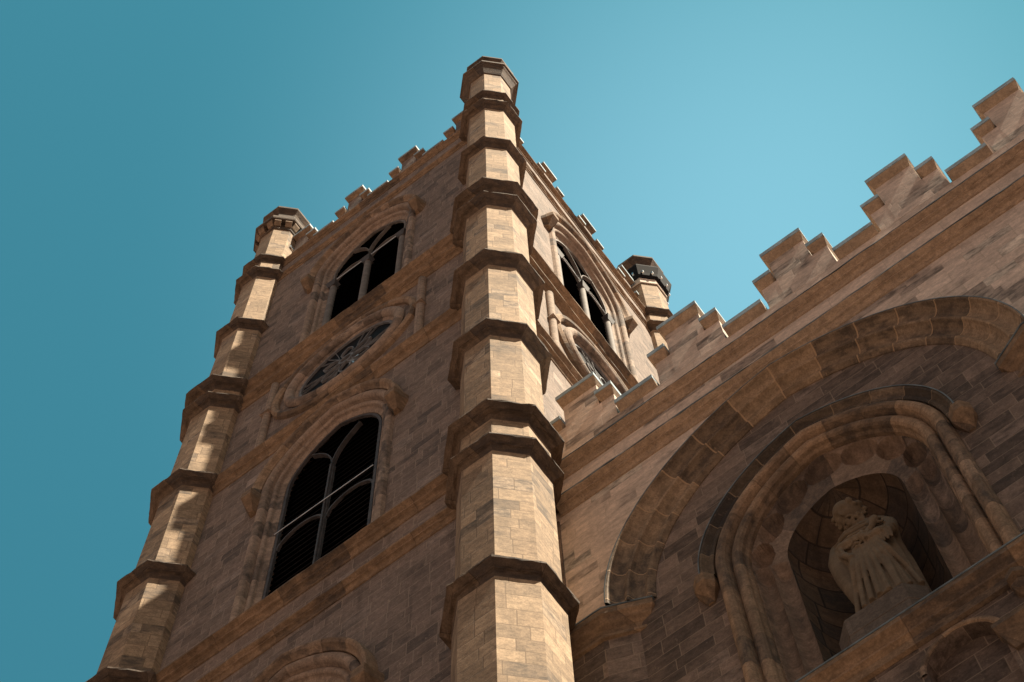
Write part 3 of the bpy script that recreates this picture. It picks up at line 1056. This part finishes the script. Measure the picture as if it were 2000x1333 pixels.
# blind arch and brackets below the ledge
m = MB()
arch_sweep(m, prof=[(0.0, 1.20), (0.0, 1.45)], fn=N, n=12, **LA)
m.poly_holes(arch(d=0.01, **LA), [], lambda x, z: N(x, 1.45, z))
ba = m.build("blind_arch", GRIMY, facade)
m = MB()
arch_sweep(m, prof=[(0.0, 1.195), (0.02, 1.17), (0.06, 1.165), (0.10, 1.18), (0.12, 1.21)], fn=N, n=12, **dict(LA, zbot=None))
m.build("arch_roll", VOUS, ba)
for bx, bz in ((7.35, 25.86), (7.62, 26.72)):
    m = MB()
    x = bx - FX
    if bx < 7.5:
        rows = [[(x + p[0] * s, p[1] * s2, z) for p in [(-0.34, 0.02), (-0.34, -0.22), (0.6, -0.22), (0.6, 0.02)]] for s, s2, z in ((1, 1, bz), (1, 1, bz - .10), (.9, .7, bz - .2), (.6, .3, bz - .55))]
    else:
        rows = [[(x + p[0] * s, p[1] * s2, z) for p in [(-0.16, 0.02), (-0.14, -0.18), (0.0, -0.25), (0.14, -0.18), (0.16, 0.02)]] for s, s2, z in ((1, 1, bz + .1), (1, 1, bz - .02), (.8, .6, bz - .06), (.95, .8, bz - .16), (.7, .6, bz - .28), (.3, .25, bz - .36))]
    m.grid(rows); m.face(rows[0]); m.face(rows[-1])
    m.build("bracket", OCHRE, facade)

# ==================================================================== pedestal and statue
PX, PY, PZ = 5.60, 1.95, 28.98
m = MB()
def pplan(s): return [(-.52 * s, -.60 * s), (.52 * s, -.60 * s), (.78 * s, -.34 * s), (.78 * s, .45), (-.78 * s, .45), (-.78 * s, -.34 * s)]
lv = [(1.0, 27.41), (1.0, 28.42), (0.985, 28.43), (0.985, 28.45), (1.0, 28.46), (1.0, 28.93), (0.97, PZ)]
rows = [[(*p, z) for p in pplan(s)] for s, z in lv]
m2 = MB()
for i in range(len(rows) - 1):
    for j in range(6):
        k = (j + 1) % 6
        m.face([rows[i][j], rows[i][k], rows[i + 1][k], rows[i + 1][j]])
m.face(rows[-1]); m.face(rows[0][::-1])
ped = m.build("pedestal", PLINTH, None, (PX, PY, 0))
tag(ped, "chamfered pale stone pedestal carrying the robed statue inside the arched niche", "pedestal")


def make_statue():
    """Robed bearded figure, about 3.6 m tall, feet at local z = 0, facing -y."""
    mb = MB()
    # robe: stacked rings with folds
    def ring(z, cx, cy, rx, ry, fold, ph, n=72):
        r = []
        for i in range(n):
            a = 2 * PI * i / n
            f = 1 + fold * (0.6 * math.sin(11 * a + ph) + 0.4 * math.sin(17 * a + 1.7 * ph + 1) + 0.35 * math.sin(6 * a + 2))
            r.append((cx + rx * f * math.cos(a), cy + ry * f * math.sin(a), z))
        return r
    spec = [(0.0, .02, -.02, .50, .42, .10, 0.0), (0.25, .02, -.02, .49, .41, .11, .15), (0.7, .02, -.02, .48, .40, .12, .3), (1.2, .02, -.02, .47, .39, .11, .5), (1.6, .01, -.02, .46, .38, .09, .7),
            (2.0, .01, -.01, .46, .36, .06, .9), (2.4, .01, 0.0, .50, .35, .04, 1.0), (2.7, .02, .02, .52, .33, .025, 1.0), (2.9, .03, .03, .44, .27, .0, 1), (3.0, .02, -.04, .24, .19, 0, 1), (3.08, .01, -.12, .15, .15, 0, 1), (3.2, .0, -.20, .14, .15, 0, 1)]
    # refine by interpolation
    rows = []
    for i in range(len(spec) - 1):
        for q in range(4):
            t = q / 4
            rows.append(ring(*[spec[i][k] + (spec[i + 1][k] - spec[i][k]) * t for k in range(7)]))
    rows.append(ring(*spec[-1]))
    mb.grid(rows, closed=True)
    mb.face(rows[0][::-1]); mb.face(rows[-1])

    def ell(c, r, rot=0.0, n=20):
        rr = []
        for i in range(n + 1):
            th = PI * i / n
            row = []
            for j in range(n):
                a = 2 * PI * j / n
                p = Vector((r[0] * math.sin(th) * math.cos(a), r[1] * math.sin(th) * math.sin(a), r[2] * math.cos(th)))
                p.rotate(Matrix.Rotation(rot, 3, 'Z'))
                row.append((c[0] + p.x, c[1] + p.y, c[2] + p.z))
            rr.append(row)
        mb.grid(rr, closed=True)
    # head bowed towards the square and turned a little to the figure's right
    H = Vector((-0.02, -0.25, 3.30))
    RH = Matrix.Rotation(math.radians(-24), 3, 'Z') @ Matrix.Rotation(math.radians(36), 3, 'X')

    def hp(x, y, z):
        return H + RH @ Vector((x, y, z)) * 1.13
    dents = [((-.40, -.88, .08), .17, -.16), ((.40, -.88, .08), .17, -.16), ((0, -.97, -.52), .13, -.07), ((0, -.95, .30), .30, .03), ((0, -1, -.02), .07, .10), ((0, -1, -.16), .09, .20),
             ((-.5, -.8, -.22), .18, .05), ((.5, -.8, -.22), .18, .05)]
    rr = []
    for i in range(41):
        th = PI * i / 40
        row = []
        for j in range(48):
            a = 2 * PI * j / 48
            d = Vector((math.sin(th) * math.cos(a), math.sin(th) * math.sin(a), math.cos(th)))
            f = 1.0
            for dv, w, amp in dents:
                f += amp * math.exp(-((d - Vector(dv).normalized()).length / w) ** 2)
            row.append(hp(d.x * .19 * f, d.y * .225 * f, d.z * .26 * f))
        rr.append(row)
    mb.grid(rr, closed=True)
    for sx in (-1, 1):
        ell(hp(sx * .195, .02, -.02), (0.03, 0.055, 0.075))               # ears
        mb.tube([hp(sx * .015, -.235, -.125), hp(sx * .07, -.225, -.15), hp(sx * .11, -.19, -.20)], [.022, .026, .012], 8)   # moustache
    rnd = random.Random(4)
    for k in range(46):                                                   # curly beard
        a = -1.25 + 2.5 * rnd.random()
        dz = rnd.random()
        q = hp(.165 * math.sin(a) * (1 - .35 * dz), -.19 * math.cos(a) * (1 - .1 * dz) - .03, -.17 - .24 * dz)
        r0 = .034 + .016 * rnd.random()
        ell(q, (r0, r0, r0), 0, 8)
    for k in range(60):                                                   # curls round the bald crown
        a = -0.5 + (PI + 1.0) * rnd.random()
        zz = -.20 + .33 * rnd.random()
        w = math.sqrt(max(.1, 1 - (zz / .27) ** 2))
        q = hp(.205 * w * math.cos(a), .235 * w * math.sin(a) + .01, zz)
        r0 = .036 + .018 * rnd.random()
        ell(q, (r0, r0, r0), 0, 8)
    # mantle hanging from the right shoulder (left in the picture) in one long curve to the hem
    mb.tube([(-.30, -.02, 2.84), (-.40, -.10, 2.6), (-.44, -.14, 2.2), (-.42, -.16, 1.6), (-.38, -.20, 1.0), (-.34, -.22, .3)], [.12, .17, .20, .19, .15, .10], 18)
    for k in range(5):
        mb.tube([(-.26 - .05 * k, -.22 + .03 * k, 2.72 - .02 * k), (-.34 - .05 * k, -.36 + .045 * k, 2.3), (-.30 - .06 * k, -.40 + .05 * k, 1.95), (-.22 - .05 * k, -.40 + .05 * k, 1.62 - .06 * k)], [.02, .035, .035, .02], 8)
    mb.tube([(-.34, -.36, 1.95), (-.27, -.44, 1.72), (-.20, -.44, 1.55), (-.26, -.38, 1.42)], [.05, .06, .06, .04], 8)
    for k in range(3):
        mb.tube([(-.16, -.40, 1.98 - .12 * k), (-.06, -.45, 2.0 - .12 * k), (.02, -.44, 1.93 - .12 * k)], [.025, .035, .025], 8)
    # right forearm lies across the breast, the hand lifted beside the beard
    mb.tube([(-.42, -.16, 2.45), (-.28, -.34, 2.22), (-.04, -.42, 2.06), (.18, -.44, 1.98)], [.12, .095, .078, .06], 12)
    mb.tube([(.14, -.44, 1.97), (.24, -.45, 2.05), (.28, -.45, 2.12)], [.06, .055, .052], 12)
    hand(mb, Vector((.28, -.455, 2.12)), Vector((.35, .05, .9)), Vector((-.5, .8, -.1)), 1.0)
    # left arm (right in the picture) bent under the mantle
    mb.tube([(.34, -.02, 2.78), (.43, -.12, 2.45), (.44, -.24, 2.02)], [.13, .14, .125], 14)
    mb.tube([(.44, -.24, 2.02), (.28, -.40, 1.86), (.12, -.44, 1.80)], [.12, .10, .07], 12)
    hand(mb, Vector((.12, -.45, 1.80)), Vector((-.3, -.15, .7)), Vector((.3, .9, .1)), 0.6)
    for k in range(4):
        mb.tube([(.44 - .06 * k, -.30 - .02 * k, 2.1 - .03 * k), (.46 - .07 * k, -.36 - .015 * k, 1.85), (.45 - .06 * k, -.34 - .02 * k, 1.6 - .03 * k)], [.025, .04, .02], 8)
    # mantle folds gathered at the waist and fanning out to the hem
    for k in range(8):
        t = k / 7
        x0 = -.12 + .34 * t; x1 = -.44 + .96 * t
        yb_ = -.42 + .22 * (abs(t - .4) * 1.7) ** 2
        mb.tube([(x0, -.42, 1.80 - .04 * (k % 2)), (x0 * .6 + x1 * .4, -.45 + .02 * k * .3, 1.25), (x0 * .25 + x1 * .75, yb_ - .02, .65), (x1, yb_ - .02, .02)], [.03, .042, .046, .05], 8)
    for k in range(4):
        mb.tube([(-.42 + .03 * k, -.26 - .03 * k, 2.55 - .14 * k), (-.15 + .03 * k, -.40, 2.42 - .14 * k), (.15, -.40, 2.35 - .13 * k), (.42, -.26, 2.40 - .12 * k)], [.03, .045, .045, .03], 8)
    mb.tube([(-.32, -.16, 2.86), (-.16, -.30, 2.66), (.06, -.34, 2.56), (.28, -.18, 2.84)], [.05, .06, .06, .05], 8)
    o = mb.build("statue", STATUE, None, (5.78, 1.78, PZ))
    o.scale = (1.08, 1.0, 1.0)
    rm = o.modifiers.new("remesh", 'REMESH'); rm.mode = 'VOXEL'; rm.voxel_size = 0.012; rm.use_smooth_shade = True
    sm = o.modifiers.new("smooth", 'SMOOTH'); sm.factor = 0.5; sm.iterations = 1
    return o


def hand(mb, wrist, dirv, palm_n, curl):
    """Palm and five fingers at statue scale (hand about 0.36 m long)."""
    d = dirv.normalized(); n = palm_n - d * palm_n.dot(d); n.normalize(); s = d.cross(n)
    k = 1.0
    mb.tube([wrist, wrist + d * .08, wrist + d * .17], [.055, .07, .068], 10)
    for i, (off, ln) in enumerate(((-.066, .145), (-.022, .165), (.022, .158), (.066, .125))):
        b = wrist + d * .15 + s * off
        p1 = b + d * ln * .45 + n * curl * .02
        p2 = p1 + (d * (1 - curl * .4) + n * curl * .6).normalized() * ln * .32
        p3 = p2 + (d * (1 - curl * .9) + n * curl).normalized() * ln * .26
        mb.tube([b, p1, p2, p3], [.024, .023, .021, .016], 8)
    b = wrist + d * .05 - s * .06
    p1 = b - s * .06 + d * .05 + n * .02
    p2 = p1 + d * .07 + n * .03 - s * .01
    mb.tube([b, p1, p2], [.030, .026, .019], 8)


st = make_statue()
tag(st, "stone statue of a bearded robed man, hands at his chest, inside the niche", "statue")
